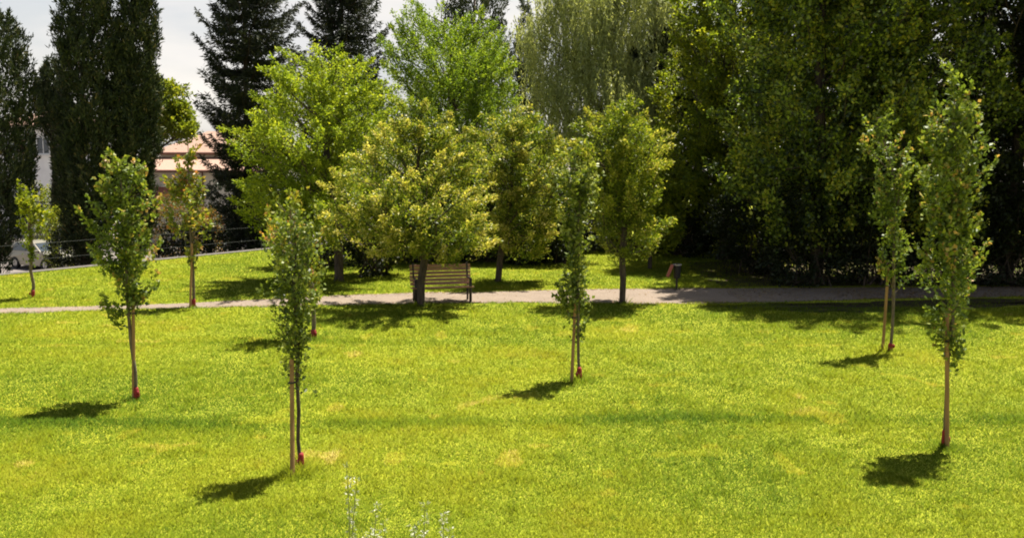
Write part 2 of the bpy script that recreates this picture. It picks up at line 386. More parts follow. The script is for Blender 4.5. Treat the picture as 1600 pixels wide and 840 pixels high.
def shrub(name, label, base, w, dpt, h, material, n=5000, ln=.1, wd=.06, cat='shrub', group=None, box=False, tilt=0):
    bx, by, bz = base; root = empty(name, (bx, by, bz), tilt, label, cat, group)
    m = n // 14; d = rng.normal(0, 1, (m, 3)); d /= np.linalg.norm(d, axis=1)[:, None]
    if box:
        d = U(-1, 1, (m, 3)); ax = rng.integers(0, 3, m); d[np.arange(m), ax] = np.sign(d[np.arange(m), ax]) * U(.8, 1, m); C = d
    else:
        lm = 1 + .14 * np.sin(d[:, 0] * 6 + bx) + .12 * np.sin(d[:, 2] * 7 + 2 * bx) + .1 * np.sin(d[:, 1] * 9)
        C = d * (U(.3, 1, m) ** .35 * lm)[:, None]
    C = C * [w / 2, dpt / 2, h * .5] + [0, 0, h * .5]; C[:, 2] = np.maximum(C[:, 2], .06)
    idx = np.repeat(np.arange(m), 14); P = C[idx] + rng.normal(0, .09, (len(idx), 3)); P[:, 2] = np.maximum(P[:, 2], .02)
    D = (C - [0, 0, h * .3])[idx]; D = D / (np.linalg.norm(D, axis=1)[:, None] + 1e-6) + rng.normal(0, .4, D.shape)
    mb = MB()
    for i in range(16):
        j = rng.integers(m); p = C[j]
        mb.tube([(rng.normal(0, w * .1), rng.normal(0, dpt * .1), -.05), (p[0] * .5, p[1] * .5, p[2] * .55), tuple(p)], [.035, .022, .006], 5, cap=False)
    mb.build('stems', M_bark, root, smooth=True)
    leaves('foliage', P, D, ln, wd, material, root)
    return root

# ------------------------------------------------------------------ the ground
ZL = -2.0                                    # level of the street beyond the lawn
P0, P1 = G(0, 431), G(400, 392)
SL = (P1.x - P0.x) / (P1.y - P0.y)
def edge_x(Y): return min(P0.x + (Y - P0.y) * SL, -5.5)
def path_poly():
    lo = [(-300, 507), (-100, 496), (0, 490), (250, 482), (450, 478), (560, 476), (640, 475), (800, 472.5), (970, 474), (1060, 475), (1200, 472), (1400, 466), (1600, 463), (1900, 460)]
    hi = [(-300, 496), (-100, 488), (0, 482), (250, 475), (450, 466), (560, 460), (650, 457), (760, 456), (900, 452), (1050, 450.5), (1200, 450), (1400, 449), (1600, 447), (1900, 444)]
    f = lambda L: np.array([tuple(G(x, y))[:2] for x, y in L])
    return f(lo), f(hi)
PLO, PHI = path_poly()
def on_path(x, y, m=0.0):
    return (y > np.interp(x, PLO[:, 0], PLO[:, 1]) - m) & (y < np.interp(x, PHI[:, 0], PHI[:, 1]) + m)

def groundmat(name, ca, cb, cc, s1, s2, bump=.4):
    m = bpy.data.materials.new(name); m.use_nodes = True; t = m.node_tree; p = t.nodes['Principled BSDF']
    p.inputs['Roughness'].default_value = .9; p.inputs['Specular IOR Level'].default_value = .15
    c = N(t, 'ShaderNodeTexCoord')
    a = N(t, 'ShaderNodeTexNoise'); a.inputs['Scale'].default_value = s1; a.inputs['Detail'].default_value = 5; t.links.new(c.outputs['Object'], a.inputs['Vector'])
    b = N(t, 'ShaderNodeTexNoise'); b.inputs['Scale'].default_value = s2; b.inputs['Detail'].default_value = 8; t.links.new(c.outputs['Object'], b.inputs['Vector'])
    r = N(t, 'ShaderNodeValToRGB'); r.color_ramp.elements[0].position = .35; r.color_ramp.elements[1].position = .66
    r.color_ramp.elements[0].color = (*ca, 1); r.color_ramp.elements[1].color = (*cb, 1); t.links.new(a.outputs['Fac'], r.inputs[0])
    r2 = N(t, 'ShaderNodeValToRGB'); r2.color_ramp.elements[0].position = .5; r2.color_ramp.elements[1].position = .72
    r2.color_ramp.elements[0].color = (0, 0, 0, 1); r2.color_ramp.elements[1].color = (1, 1, 1, 1); t.links.new(b.outputs['Fac'], r2.inputs[0])
    x = N(t, 'ShaderNodeMix', data_type='RGBA'); t.links.new(r2.outputs[0], x.inputs[0]); t.links.new(r.outputs[0], x.inputs[6]); x.inputs[7].default_value = (*cc, 1)
    t.links.new(x.outputs[2], p.inputs['Base Color'])
    bp = N(t, 'ShaderNodeBump'); bp.inputs['Strength'].default_value = bump; bp.inputs['Distance'].default_value = .03
    t.links.new(b.outputs['Fac'], bp.inputs['Height']); t.links.new(bp.outputs[0], p.inputs['Normal'])
    return m
M_soil = groundmat('lawn_soil', (.2, .23, .012), (.26, .27, .014), (.17, .16, .02), .5, 14)
M_litter = leafmat('fallen_leaf', [(0, (.12, .06, .02)), (.6, (.25, .14, .05)), (1, (.35, .28, .08))], .2)
M_path = groundmat('path_gravel', (.195, .155, .122), (.225, .178, .14), (.13, .095, .065), 1.6, 26, .5)
M_street = groundmat('street_asphalt', (.15, .13, .115), (.19, .165, .15), (.12, .11, .1), .3, 20, .2)
M_bare = groundmat('shaded_bare_earth', (.030, .021, .011), (.045, .03, .016), (.03, .032, .01), 1.5, 18)  # earth colour darkened so the wood's shade reads near black
M_kerb = mat('kerb_stone', (.13, .115, .10), .85, noise=(.08, .07, .06), scale=6, bump=.2)

rows = np.concatenate([np.linspace(-6, 60, 90), [75, 100]])
V, Fc = [], []; nx = 60
for Y in rows:
    for i in range(nx + 1):
        f = i / nx; xl = edge_x(Y); V.append((xl + (70 - xl) * f, Y, 0))
for j in range(len(rows) - 1):
    for i in range(nx):
        a = j * (nx + 1) + i; Fc.append((a, a + 1, a + nx + 2, a + nx + 1))
tag(np_mesh('lawn_ground', V, Fc, M_soil), kind='structure')
R = 1500
tag(np_mesh('street', [(-R, -200, ZL), (R, -200, ZL), (R, R, ZL), (-R, R, ZL)], [(0, 1, 2, 3)], M_street), kind='structure')
# low retaining wall and its pale coping along the lawn's edge
mb = MB(); mc = MB(); ys = [-6, 15, P0.y, 38, P1.y, 46, 52, 100]
for a, b in zip(ys[:-1], ys[1:]):
    A, B = Vector((edge_x(a), a, 0)), Vector((edge_x(b), b, 0)); d = (B - A).normalized(); n = Vector((-d.y, d.x, 0)); n = n if n.x < 0 else -n
    for m_, w0, w1, z0, z1 in ((mb, .02, .24, ZL, -.03), (mc, 0.004, .5, -.03, .03)):
        vs = [A + n * w0, B + n * w0, B + n * w1, A + n * w1]
        vs = [(v.x, v.y, z0) for v in vs] + [(v.x, v.y, z1) for v in vs]
        m_.add(vs, [(0, 3, 2, 1), (4, 5, 6, 7), (0, 1, 5, 4), (1, 2, 6, 5), (2, 3, 7, 6), (3, 0, 4, 7)])
rw = mb.build('retaining_wall', M_kerb); tag(rw, 'low pale retaining wall dropping from the lawn edge to the street', 'wall')
mc.build('coping', M_kerb, rw)
# the path: one sheet with slightly ragged borders, laid 8 mm proud of the soil
xs = np.linspace(PLO[0, 0], PLO[-1, 0], 260)
lo = np.interp(xs, PLO[:, 0], PLO[:, 1]) + .05 * np.sin(xs * 3.1) + rng.normal(0, .05, 260)
hi = np.interp(xs, PHI[:, 0], PHI[:, 1]) + .05 * np.sin(xs * 2.3 + 1) + rng.normal(0, .035, 260)
V = [(x, y, .008) for x, y in zip(xs, lo)] + [(x, y, .008) for x, y in zip(xs, hi)]
tag(np_mesh('path', V, [(i, i + 1, 261 + i, 260 + i) for i in range(259)], M_path), kind='structure')
# bare earth under the wood on the right, two ragged sheets either side of the path
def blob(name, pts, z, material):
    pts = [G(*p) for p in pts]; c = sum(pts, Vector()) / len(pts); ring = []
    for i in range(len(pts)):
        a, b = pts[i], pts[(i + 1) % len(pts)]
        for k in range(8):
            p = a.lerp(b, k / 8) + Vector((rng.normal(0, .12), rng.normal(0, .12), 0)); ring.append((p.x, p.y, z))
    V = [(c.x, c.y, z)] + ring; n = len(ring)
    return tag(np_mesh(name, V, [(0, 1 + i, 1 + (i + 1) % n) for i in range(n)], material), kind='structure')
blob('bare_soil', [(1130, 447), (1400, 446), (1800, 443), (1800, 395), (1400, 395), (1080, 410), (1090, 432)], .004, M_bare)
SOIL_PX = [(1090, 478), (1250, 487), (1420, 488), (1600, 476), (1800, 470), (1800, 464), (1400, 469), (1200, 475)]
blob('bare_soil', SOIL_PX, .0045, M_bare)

# ------------------------------------------------------------------ the grass: blades, dense near the camera
def vnoise(x, y, s, seed):
    r = np.random.default_rng(seed); g = r.uniform(0, 1, (64, 64)); u, v = x / s + 100, y / s + 100
    i, j = np.floor(u).astype(int), np.floor(v).astype(int); fu, fv = u - i, v - j; fu = fu * fu * (3 - 2 * fu); fv = fv * fv * (3 - 2 * fv)
    q = lambda a, b: g[a % 64, b % 64]
    return (q(i, j) * (1 - fu) + q(i + 1, j) * fu) * (1 - fv) + (q(i, j + 1) * (1 - fu) + q(i + 1, j + 1) * fu) * fv
def grass(n):
    v = U(0, 1, n); ymin, ymax = 9.5, 48.0
    Y = ymin * (ymax / ymin) ** (v ** 1.12)         # evenly spread in the picture, roughly
    half = Y * .56 + 1.5; X = U(-1, 1, n) * half
    ex = np.minimum(P0.x + (Y - P0.y) * SL, -5.5)
    ok = (X > ex + .02) & ~(on_path(X, Y, -.02) & ~((U(0, 1, n) < .35) & ~on_path(X, Y, -.16)))
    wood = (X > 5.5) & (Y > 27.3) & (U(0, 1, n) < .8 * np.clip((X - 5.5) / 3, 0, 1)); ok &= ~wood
    X, Y = X[ok], Y[ok]; n = len(X); sc = (Y / 13.0) ** .62
    big = vnoise(X, Y, 2.6, 1); mid = vnoise(X, Y, .8, 2); sm = vnoise(X, Y, .25, 3)
    rut = np.exp(-((Y - (15.6 + .12 * np.sin(X * .5) + .02 * X)) / .32) ** 2) * np.clip(mid * 1.6, .3, 1) + \
          .7 * np.exp(-((Y - (22.2 + .1 * np.sin(X))) / .3) ** 2) * (X < 3) * mid
    L = (.024 + .022 * mid + .025 * sm * sm + .03 * rut) * sc ** .5 * U(.5, 1.3, n)
    for b in BASES:
        dd = np.hypot(X - b.x, Y - b.y); k = np.exp(-(dd / .22) ** 2); L *= 1 + 1.6 * k; L += .02 * k
    tuft = (sm > .86) & (U(0, 1, n) < .5); L[tuft] *= 1.6
    Wd = (.0042 + .0028 * U(0, 1, n)) * sc
    th = U(0, 2 * np.pi, n); lean = U(.3, 1.25, n); ld = U(0, 2 * np.pi, n)
    B = np.stack([X, Y, np.full(n, -.004)], 1); Sd = np.stack([np.cos(th), np.sin(th), np.zeros(n)], 1) * Wd[:, None]
    T = B + np.stack([np.cos(ld) * lean, np.sin(ld) * lean, np.ones(n)], 1) * L[:, None]
    V = np.stack([B - Sd, B + Sd, T], 1).reshape(-1, 3)
    dry = (vnoise(X, Y, .42, 5) > .84) & (vnoise(X, Y, 2.2, 8) > .45)
    rnd = .25 + .2 * U(0, 1, n) + .34 * (big - .5) + .3 * (mid - .5) + .16 * (sm - .5) - .22 * rut + .42 * dry * U(0.3, 1, n) - .3 * (vnoise(X, Y, .12, 9) > .9) * (U(0, 1, n) < .7) + .3 * (U(0, 1, n) > .993)
    return np_mesh('grass', V, np.arange(3 * n).reshape(n, 3), M_grass, attrs={'rnd': np.clip(rnd, 0, 1)})
BASES = [G(*p) for p in ((52, 465), (211, 624), (300, 480), (471, 735), (458, 745), (490, 530), (900, 596), (1385, 549), (1477, 699), (658, 478), (778, 440), (972, 474), (530, 440), (1057, 452))]
M_grass = leafmat('grass_blade', [(0, (.06, .12, .008)), (.3, (.135, .195, .010)), (.55, (.228, .262, .013)), (.8, (.36, .31, .035)), (1, (.6, .5, .16))], .35, rough=.85, spec=.1, ttint=(1.1, 1.05, .6))
def soften(m, up=.74):
    # blades in a dense sward share much of their light: lean the shading normal toward the turf's own
    t = m.node_tree; g = N(t, 'ShaderNodeNewGeometry'); a = N(t, 'ShaderNodeVectorMath', operation='SCALE'); a.inputs['Scale'].default_value = 1 - up
    b = N(t, 'ShaderNodeVectorMath', operation='ADD'); b.inputs[1].default_value = (0, 0, up); c = N(t, 'ShaderNodeVectorMath', operation='NORMALIZE')
    t.links.new(g.outputs['Normal'], a.inputs[0]); t.links.new(a.outputs[0], b.inputs[0]); t.links.new(b.outputs[0], c.inputs[0])
    t.links.new(c.outputs[0], t.nodes['Principled BSDF'].inputs['Normal'])
soften(M_grass)
tag(grass(1500000), 'bright green mown lawn with faint ruts and a few dry patches', 'grass', kind='stuff')

n = 16000; X = np.where(rng.random(n) < .42, U(-16, 24, n), U(6.5, 24, n)); e = rng.random(n) < .5
lo_, hi_ = np.interp(X, PLO[:, 0], PLO[:, 1]), np.interp(X, PHI[:, 0], PHI[:, 1])
Y = np.where(e, hi_ - np.abs(rng.normal(0, .14, n)), lo_ + np.abs(rng.normal(0, .12, n)))
k = rng.random(n) < np.where(X > 6.5, .8, .12); Y[k] = (lo_ + (hi_ - lo_) * rng.random(n))[k]  # right stretch strewn across its full width to darken the shaded path
keep = rng.random(n) < np.clip(.35 + vnoise(X, Y, 1.5, 12) * .8 - .3, .05, 1); P = np.stack([X, Y, np.full(n, .014)], 1)[keep]
a = U(0, 6.28, len(P)); lt = leaves('leaf_litter', P, np.stack([np.cos(a), np.sin(a), a * 0], 1) * 3, .06, .04, M_litter, up=3)
tag(lt, 'small brown fallen leaves along the gravel path, added thickly as shade at the right', 'fallen leaves', kind='stuff')

# ------------------------------------------------------------------ buildings and street far left
M_wall_c = mat('render_cream', (.68, .63, .53), .9, noise=(.6, .55, .46), scale=2)
M_wall_w = mat('render_white', (.8, .79, .76), .9, noise=(.72, .71, .69), scale=2)
M_tile = mat('roof_tile', (.37, .235, .175), .85, noise=(.29, .18, .13), scale=5, bump=.5, stretch=(6, 1, 1))
M_glass = mat('window_glass', (.03, .04, .05), .08, spec=.8)
M_frame = mat('white_frame', (.7, .7, .68), .5)
M_shut = mat('red_awning', (.38, .13, .08), .8, noise=(.32, .11, .07))
M_gut = mat('brown_gutter', (.12, .05, .03), .5)
def hip_roof(w, d, z0, h, over, name, parent, material, off=(0, 0)):
    mb = MB(); a, b = w / 2 + over, d / 2 + over; r = max(.1, a - b); x0, y0 = off
    v = [(-a, -b, z0), (a, -b, z0), (a, b, z0), (-a, b, z0), (-r, 0, z0 + h), (r, 0, z0 + h)]
    v += [(p[0], p[1], z0 - .14) for p in v[:4]]
    v = [(p[0] + x0, p[1] + y0, p[2]) for p in v]
    mb.add(v, [(0, 1, 5, 4), (1, 2, 5), (2, 3, 4, 5), (3, 0, 4), (6, 9, 8, 7), (0, 6, 7, 1), (1, 7, 8, 2), (2, 8, 9, 3), (3, 9, 6, 0)])
    return mb.build(name, material, parent)
def window(parent, x, y, z, w=1.1, h=1.3, shutters=None):
    f = MB()
    for dx in (-w / 2, w / 2): f.box((x + dx, y - .03, z), (.07, .1, h + .07))
    for dz in (-h / 2, h / 2): f.box((x, y - .032, z + dz), (w - .07, .1, .07))
    f.box((x, y - .034, z), (.05, .08, h - .07)); fo = f.build('window', M_frame, parent)
    g = MB(); g.box((x, y - .02, z), (w - .05, .03, h - .05)); g.build('pane', M_glass, fo)
    s = MB(); s.box((x, y - .09, z - h / 2 - .09), (w + .25, .2, .06)); s.build('sill', M_frame, fo)
    if shutters:
        for dx in (-1, 1):
            q = MB(); q.box((x + dx * (w * .75 + .05), y - .04, z), (w * .48, .05, h))
            for k in range(9): q.box((x + dx * (w * .75 + .05), y - .072, z - h / 2 + .1 + k * (h - .2) / 8), (w * .4, .02, .05))
            q.build('shutter', shutters, parent)
Yh = 66.0
hc = AT(292, 265, Yh); hr = empty('house', (hc.x, Yh + 4, ZL), math.radians(-6), 'cream house with two pinkish terracotta tiled roofs behind the young trees', 'house')
zl = AT(292, 266, Yh).z - ZL; zu = AT(292, 238, Yh).z - ZL
m = MB(); m.box((1.0, 3.5, zu / 2), (9.4, 5, zu)); m.box((1.2, -.6, zl / 2), (9.6, 3.2, zl)); m.build('wall', M_wall_c, hr)
hip_roof(9.4, 5, zu, 1.5, .45, 'roof', hr, M_tile, (1.0, 3.5))
# lean-to roof in front
m = MB(); x0, x1 = -4.2, 6.4; y0, y1 = -2.7, 1.0; zt_ = zu - .35
m.add([(x0, y0, zl), (x1, y0, zl), (x1, y1 - .01, zt_), (x0, y1 - .01, zt_), (x0, y0, zl - .14), (x1, y0, zl - .14), (x1, y1 - .01, zt_ - .14), (x0, y1 - .01, zt_ - .14)],
      [(0, 1, 2, 3), (7, 6, 5, 4), (0, 4, 5, 1), (1, 5, 6, 2), (2, 6, 7, 3), (3, 7, 4, 0)]); m.build('porch_roof', M_tile, hr)
m = MB(); m.tube([(x0, y0 - .07, zl - .09), (x1, y0 - .07, zl - .09)], .07, 8); m.tube([(-3.75, .52, zu - .09), (5.9, .52, zu - .09)], .07, 8); m.build('gutter', M_gut, hr)
m = MB(); m.tube([(.75, -2.32, 0), (.75, -2.32, zl - .16)], .05, 8); m.build('drainpipe', M_gut, hr)
window(hr, 3.4, -2.2, zl - 1.6, 1.1, 1.2); window(hr, 5.0, -2.2, zl - 1.6, .9, 1.2)
m = MB(); m.add([(-2.9, -2.24, zl - 1.15), (0.2, -2.24, zl - 1.15), (.2, -3.3, zl - 1.65), (-2.9, -3.3, zl - 1.65), (.2, -3.3, zl - 1.85), (-2.9, -3.3, zl - 1.85)], [(0, 3, 2, 1), (3, 5, 4, 2)]); m.build('awning', M_shut, hr)
m = MB(); m.box((3.8, 4.6, zu + 1.5), (.6, .5, 1.3)); m.box((3.8, 4.6, zu + 2.2), (.75, .65, .1)); m.build('chimney', M_wall_c, hr)
# white building seen between the conifers at the far left
Yw = 74.0; wc = AT(60, 195, Yw); zw = wc.z - ZL
wr = empty('house', (wc.x, Yw + 4, ZL), math.radians(4), 'white rendered house glimpsed between the two dark conifers on the left', 'house')
m = MB(); m.box((0, 0, zw / 2), (7.5, 8, zw)); m.build('wall', M_wall_w, wr)
hip_roof(7.5, 8, zw, 1.3, .5, 'roof', wr, M_tile)
for k in (-2.2, 0, 2.3): window(wr, k, -4.0, zw - 1.5, .9, 1.2, M_gut)
m = MB(); m.tube([(1.35, -4.08, 0), (1.35, -4.08, zw - .2)], .06, 8); m.build('drainpipe', M_gut, wr)

# metal fence along the lawn edge
M_fence = mat('dark_fence', (.05, .055, .05), .5, metal=.4)
fp = Vector((edge_x(P0.y - 6), P0.y - 6, .028)); fr = empty('metal_fence', fp, 0, 'thin dark metal railing along the left edge of the lawn', 'fence')
nn = Vector((-1, SL, 0)).normalized() * .3; rail = MB(); k = 0; Y = P0.y - 6; ym = 46
def fpt(Y, z): return (edge_x(Y) + nn.x - fp.x, Y + nn.y - fp.y, z)
while Y < ym:
    q = MB(); q.tube([fpt(Y, 0), fpt(Y, 1.0)], .022, 8); q.build('post', M_fence, fr); Y += 3.0
for z in (.4, .96): rail.tube([fpt(P0.y - 6, z), fpt(ym, z)], .006, 6)
rail.build('rail', M_fence, fr)

# parked car on the street
def smooth_car():
    M_body = mat('car_paint_silver', (.27, .25, .2), .35, metal=.4, spec=.6); M_gl = mat('car_glass', (.03, .04, .045), .06, spec=.9)
    M_ty = mat('tyre_rubber', (.02, .02, .02), .8); M_rim = mat('rim_alloy', (.45, .45, .45), .3, metal=.8); M_hl = mat('headlight_glass', (.75, .75, .72), .1); M_tl = mat('tail_lens', (.4, .02, .02), .2)
    p = AT(62, 414, 53); p = Vector((p.x, 53.5, ZL))
    r = empty('parked_car', p, math.radians(-30), 'silver beige car parked on the street behind the railing', 'car')
    prof = [(-2.05, .32), (-2.1, .6), (-2.02, .88), (-1.85, .95), (-1.62, 1.34), (-1.25, 1.44), (-.2, 1.46), (.15, 1.4), (.92, .98), (1.7, .86), (2.02, .72), (2.08, .5), (2.05, .3),
            (1.68, .24), (1.6, .42), (1.38, .6), (1.14, .6), (.92, .42), (.84, .22), (-.84, .22), (-.92, .42), (-1.14, .6), (-1.38, .6), (-1.6, .42), (-1.68, .24)]
    wz = lambda z: .84 if z < .95 else .84 - (z - .95) * .42
    V = [(x, -wz(z), z) for x, z in prof] + [(x, wz(z), z) for x, z in prof]; n = len(prof)
    b = MB(); b.add(V, [[i, (i + 1) % n, n + (i + 1) % n, n + i][::-1] for i in range(n)])
    import bmesh
    for s in (0, 1):
        b.f.append([s * n + i for i in range(n)] if s == 0 else [s * n + i for i in range(n)][::-1])
    o = b.build('body', M_body, r, bevel=.035)
    def quad(name, pts, sgn=None):
        q = MB()
        nrm = (Vector(pts[1]) - Vector(pts[0])).cross(Vector(pts[2]) - Vector(pts[0])).normalized()
        f = [Vector(p) + nrm * .012 for p in pts]; k = [Vector(p) - nrm * .012 for p in pts]; m_ = len(pts)
        q.add([tuple(v) for v in f + k], [list(range(m_)), list(range(2 * m_ - 1, m_ - 1, -1))] + [[i, m_ + i, m_ + (i + 1) % m_, (i + 1) % m_] for i in range(m_)])
        return q.build(name, M_gl, r)
    for s in (-1, 1):
        y = lambda z: s * (wz(z) + .006)
        quad('side_window', [(-1.5, y(.99), .99), (-.32, y(.99), .99), (-.32, y(1.36), 1.36), (-1.3, y(1.36), 1.36)])
        quad('side_window', [(-.24, y(.99), .99), (.78, y(.99), .99), (.1, y(1.36), 1.36), (-.24, y(1.36), 1.36)])
    quad('windscreen', [(.88, -.74, 1.0), (.88, .74, 1.0), (.2, .6, 1.39), (.2, -.6, 1.39)])
    quad('rear_window', [(-1.84, -.74, .99), (-1.84, .74, .99), (-1.65, .62, 1.31), (-1.65, -.62, 1.31)])
    for s in (-1, 1):
        for x in (-1.26, 1.26):
            w = MB(); R_ = [(.2, -.1), (.31, -.1), (.32, -.06), (.32, .06), (.31, .1), (.2, .1)]; k = 28
            w.v = [(x + a * math.cos(t * 2 * math.pi / k), s * .77 + bb, .32 + a * math.sin(t * 2 * math.pi / k)) for t in range(k) for a, bb in R_]
            w.f = [[t * 6 + i, t * 6 + i + 1, ((t + 1) % k) * 6 + i + 1, ((t + 1) % k) * 6 + i] for t in range(k) for i in range(5)]
            wo = w.build('wheel', M_ty, r)
            q = MB(); q.tube([(x, s * .70, .32), (x, s * .84, .32)], .2, 20)
            for a in range(5): q.box((x, s * .85, .32), (.045, .03, .36), M=None, rz=0)
            q.build('rim', M_rim, wo, bevel=.01)
        q = MB(); q.box((1.99, s * .6, .68), (.12, .34, .14)); q.build('headlight', M_hl, r, bevel=.03)
        q = MB(); q.box((-2.03, s * .66, .8), (.1, .2, .2)); q.build('tail_light', M_tl, r, bevel=.02)
        q = MB(); q.box((.72, s * .93, 1.02), (.14, .2, .12)); q.build('wing_mirror', M_body, r, bevel=.03)
        q = MB(); q.box((-.42, s * .855, .84), (.16, .03, .03)); q.build('door_handle', M_rim, r)
smooth_car()

# ------------------------------------------------------------------ bench
M_slat = mat('bench_slat', (.33, .17, .09), .5, noise=(.2, .095, .05), scale=5, stretch=(.5, 4, 4), spec=.6)
M_slat_b = mat('bench_slat_weathered', (.36, .18, .10), .5, noise=(.21, .10, .06), scale=5, stretch=(.5, 4, 4), spec=.6)
M_iron = mat('bench_iron', (.035, .028, .025), .5, metal=.3)
bl = G(733, 473); yaw = math.radians(13)
br = empty('park_bench', (bl.x - .78, bl.y + .22, .008), yaw, 'brown slatted wooden bench on the gravel path behind the golden tree', 'bench')
def slats(name, items, m_):
    q = MB()
    for y, z, rx, h in items: q.box((0, y, z), (1.76, .034, h), rx=rx)
    q.build(name, m_, br, bevel=.006)
slats('seat', [(-.26 + i * .105, .44 + (.0 if i else -.01) - .012 * i, math.radians(88), .085) for i in range(5)], M_slat)
slats('backrest', [(.22 + i * .026, .50 + i * .098, math.radians(-14), .084) for i in range(6)], M_slat_b)
for s in (-1, 1):
    x = s * .78
    q = MB(); q.tube([(x, -.24, 0), (x, -.25, .42), (x, -.26, .66)], .04, 8); q.build('leg', M_iron, br, smooth=True)
    q = MB(); q.tube([(x, .24, 0), (x, .2, .4)], .03, 8); q.build('leg', M_iron, br, smooth=True)
    q = MB(); q.box((x, -.02, .4), (.05, .52, .04)); q.box((x, .285, .76), (.05, .03, .66), rx=math.radians(-14)); q.build('frame', M_iron, br, bevel=.006)
    q = MB(); q.box((x, -.03, .67), (.06, .56, .035)); q.build('armrest', M_iron, br, bevel=.01)

# litter bin on a post
M_bin = mat('bin_dark', (.022, .02, .018), .5, metal=.3); M_rim2 = mat('bin_rim', (.4, .38, .4), .3, metal=.5); M_lid = mat('bin_lid', (.3, .08, .06), .5, noise=(.42, .18, .15), scale=5)
bb = G(1057, 452.5); bi = empty('litter_bin', (bb.x, bb.y, 0), math.radians(10), 'dark litter bin on a post with pale rim and reddish lid hanging open', 'bin'); bi.scale = (.85, .85, .92)
q = MB(); q.tube([(0, 0, -.02), (0, 0, .9)], .035, 10); q.box((0, 0, .015), (.2, .2, .03)); q.build('post', M_iron, bi)
q = MB(); q.tube([(0, -.02, .4), (0, -.02, .42), (0, -.02, .84)], [.10, .12, .145], 18); q.build('basket', M_bin, bi, smooth=False)
q = MB()
q.v = [(r_ * math.cos(t * math.pi / 10), r_ * math.sin(t * math.pi / 10) - .02, z_) for t in range(20) for r_, z_ in ((.14, .835), (.16, .835), (.16, .87), (.14, .87))]
q.f = [[t * 4 + i, t * 4 + (i + 1) % 4, ((t + 1) % 20) * 4 + (i + 1) % 4, ((t + 1) % 20) * 4 + i] for t in range(20) for i in range(4)]; q.build('rim', M_rim2, bi)
q = MB(); q.box((-.27, -.05, .66), (.035, .26, .44)); 
q.v = [tuple(Matrix.Translation((-.19, 0, .86)) @ Matrix.Rotation(math.radians(24), 4, 'Y') @ Vector((v[0] + .27, v[1], v[2] - .88))) for v in q.v]
q.build('lid', M_lid, bi, bevel=.012)

# ------------------------------------------------------------------ young trees on the lawn
YG = 'young staked trees planted on the lawn'; SG = 'wooden stakes of the young trees'
def sapling(label, bx, by, rows, material, tips, per, ln, guard=True, stake=None, stake_label=None, trunk_r=.035, pale=True, seed=1, cat='young tree', lump=.9, dens=1.0, sig=.055, spray=.42, extra=None, thick=.8):
    b = G(bx, by)
    r = broadleaf('young_tree', label, cat, b, rows, material, int(tips * .36), int(per * .95 * dens), ln, ln * .72, spray, sig, trunk_r, M_bark_pale if pale else M_bark, YG, thick, 0, lump, .5, .25, 0, seed, .93, updir=.9)
    if guard:
        q = MB(); t = trunk_r; e1, h1, w1 = rng.normal(0, .006), U(.15, .24), U(.010, .022)
        q.tube([(0, 0, .0), (e1, 0, .05), (e1, .0, h1 * .5), (0, 0, h1), (0, 0, h1 + .03)], [t + .012, t + w1, t + w1 * 1.15, t + w1 * .7, t + .004], 12)
        q.box((rng.choice([-1, 1]) * (t + .02), -t - .01, .13), (.035, .03, .07))
        q.build('trunk_guard', M_red, r, smooth=True)
    if stake:
        sx, sy, tx, ty = stake; a = G(sx, sy); tp = AT(tx, ty, a.y + (b.y - a.y) * .8) - a
        s = empty('wooden_stake', a, 0, stake_label, 'stake', SG)
        q = MB(); q.tube([(0, 0, -.05), tuple(tp)], [.032, .028], 10); q.build('pole', M_stake, s, smooth=False)
        tz = tp.z * .8; c = tp * .8
        q = MB(); e = Vector((b.x - a.x, b.y - a.y, 0)) 
        q.tube([tuple(c + Vector((-.04, -.03, 0))), tuple(c + Vector((.0, -.05, 0))), tuple(c + Vector((.05, .01, 0))), tuple(c + Vector((.0, .05, 0))), tuple(c + Vector((-.04, .03, 0)))], .012, 6)
        q.build('tie', M_tie, s)
    return r
sapling('small bright young tree at the far left with red trunk base', 52, 465, [(280, 34, 40), (300, 27, 52), (330, 25, 68), (360, 28, 75), (385, 33, 62), (405, 44, 56)], L_mid, 80, 30, .12, seed=2, trunk_r=.045,
        stake=None)
sapling('young tree with broad leafy crown standing before the big cypresses', 213, 624, [(250, 186, 198), (270, 155, 215), (305, 143, 236), (340, 138, 243), (380, 145, 242), (420, 155, 236), (460, 163, 226), (492, 172, 218)], L_young, 260, 46, .085, seed=3, dens=1.05,
        stake=(209, 624, 208, 455), stake_label='stake of the broad crowned young tree before the cypresses', trunk_r=.03)
sapling('slender young tree beside the path before the terracotta roof', 303, 479, [(200, 290, 297), (230, 285, 303), (262, 279, 309), (290, 264, 320), (330, 262, 325), (370, 275, 324), (400, 285, 316), (430, 292, 309)], L_rusty, 150, 34, .12, seed=4,
        stake=(297, 481, 300, 380), stake_label='pale stake at the path edge below the slender young tree', trunk_r=.04)
sapling('leafy young tree nearest the camera with bent dark trunk', 471, 735, [(328, 445, 478), (345, 422, 495), (380, 416, 502), (430, 424, 495), (470, 416, 497), (510, 428, 488), (545, 430, 486), (575, 445, 486), (592, 455, 482)], L_young_d, 260, 38, .062, dens=.85, seed=5,
        stake=(457, 746, 456, 560), stake_label='tan stake nearest the camera beside the bent trunk', trunk_r=.026, pale=False)
sapling('reddish leaved young tree just behind the nearest young tree', 490, 529, [(300, 462, 476), (320, 402, 492), (350, 392, 503), (380, 396, 508), (410, 430, 505), (450, 462, 500), (475, 480, 497)], L_rusty, 170, 34, .1, seed=6, trunk_r=.05)
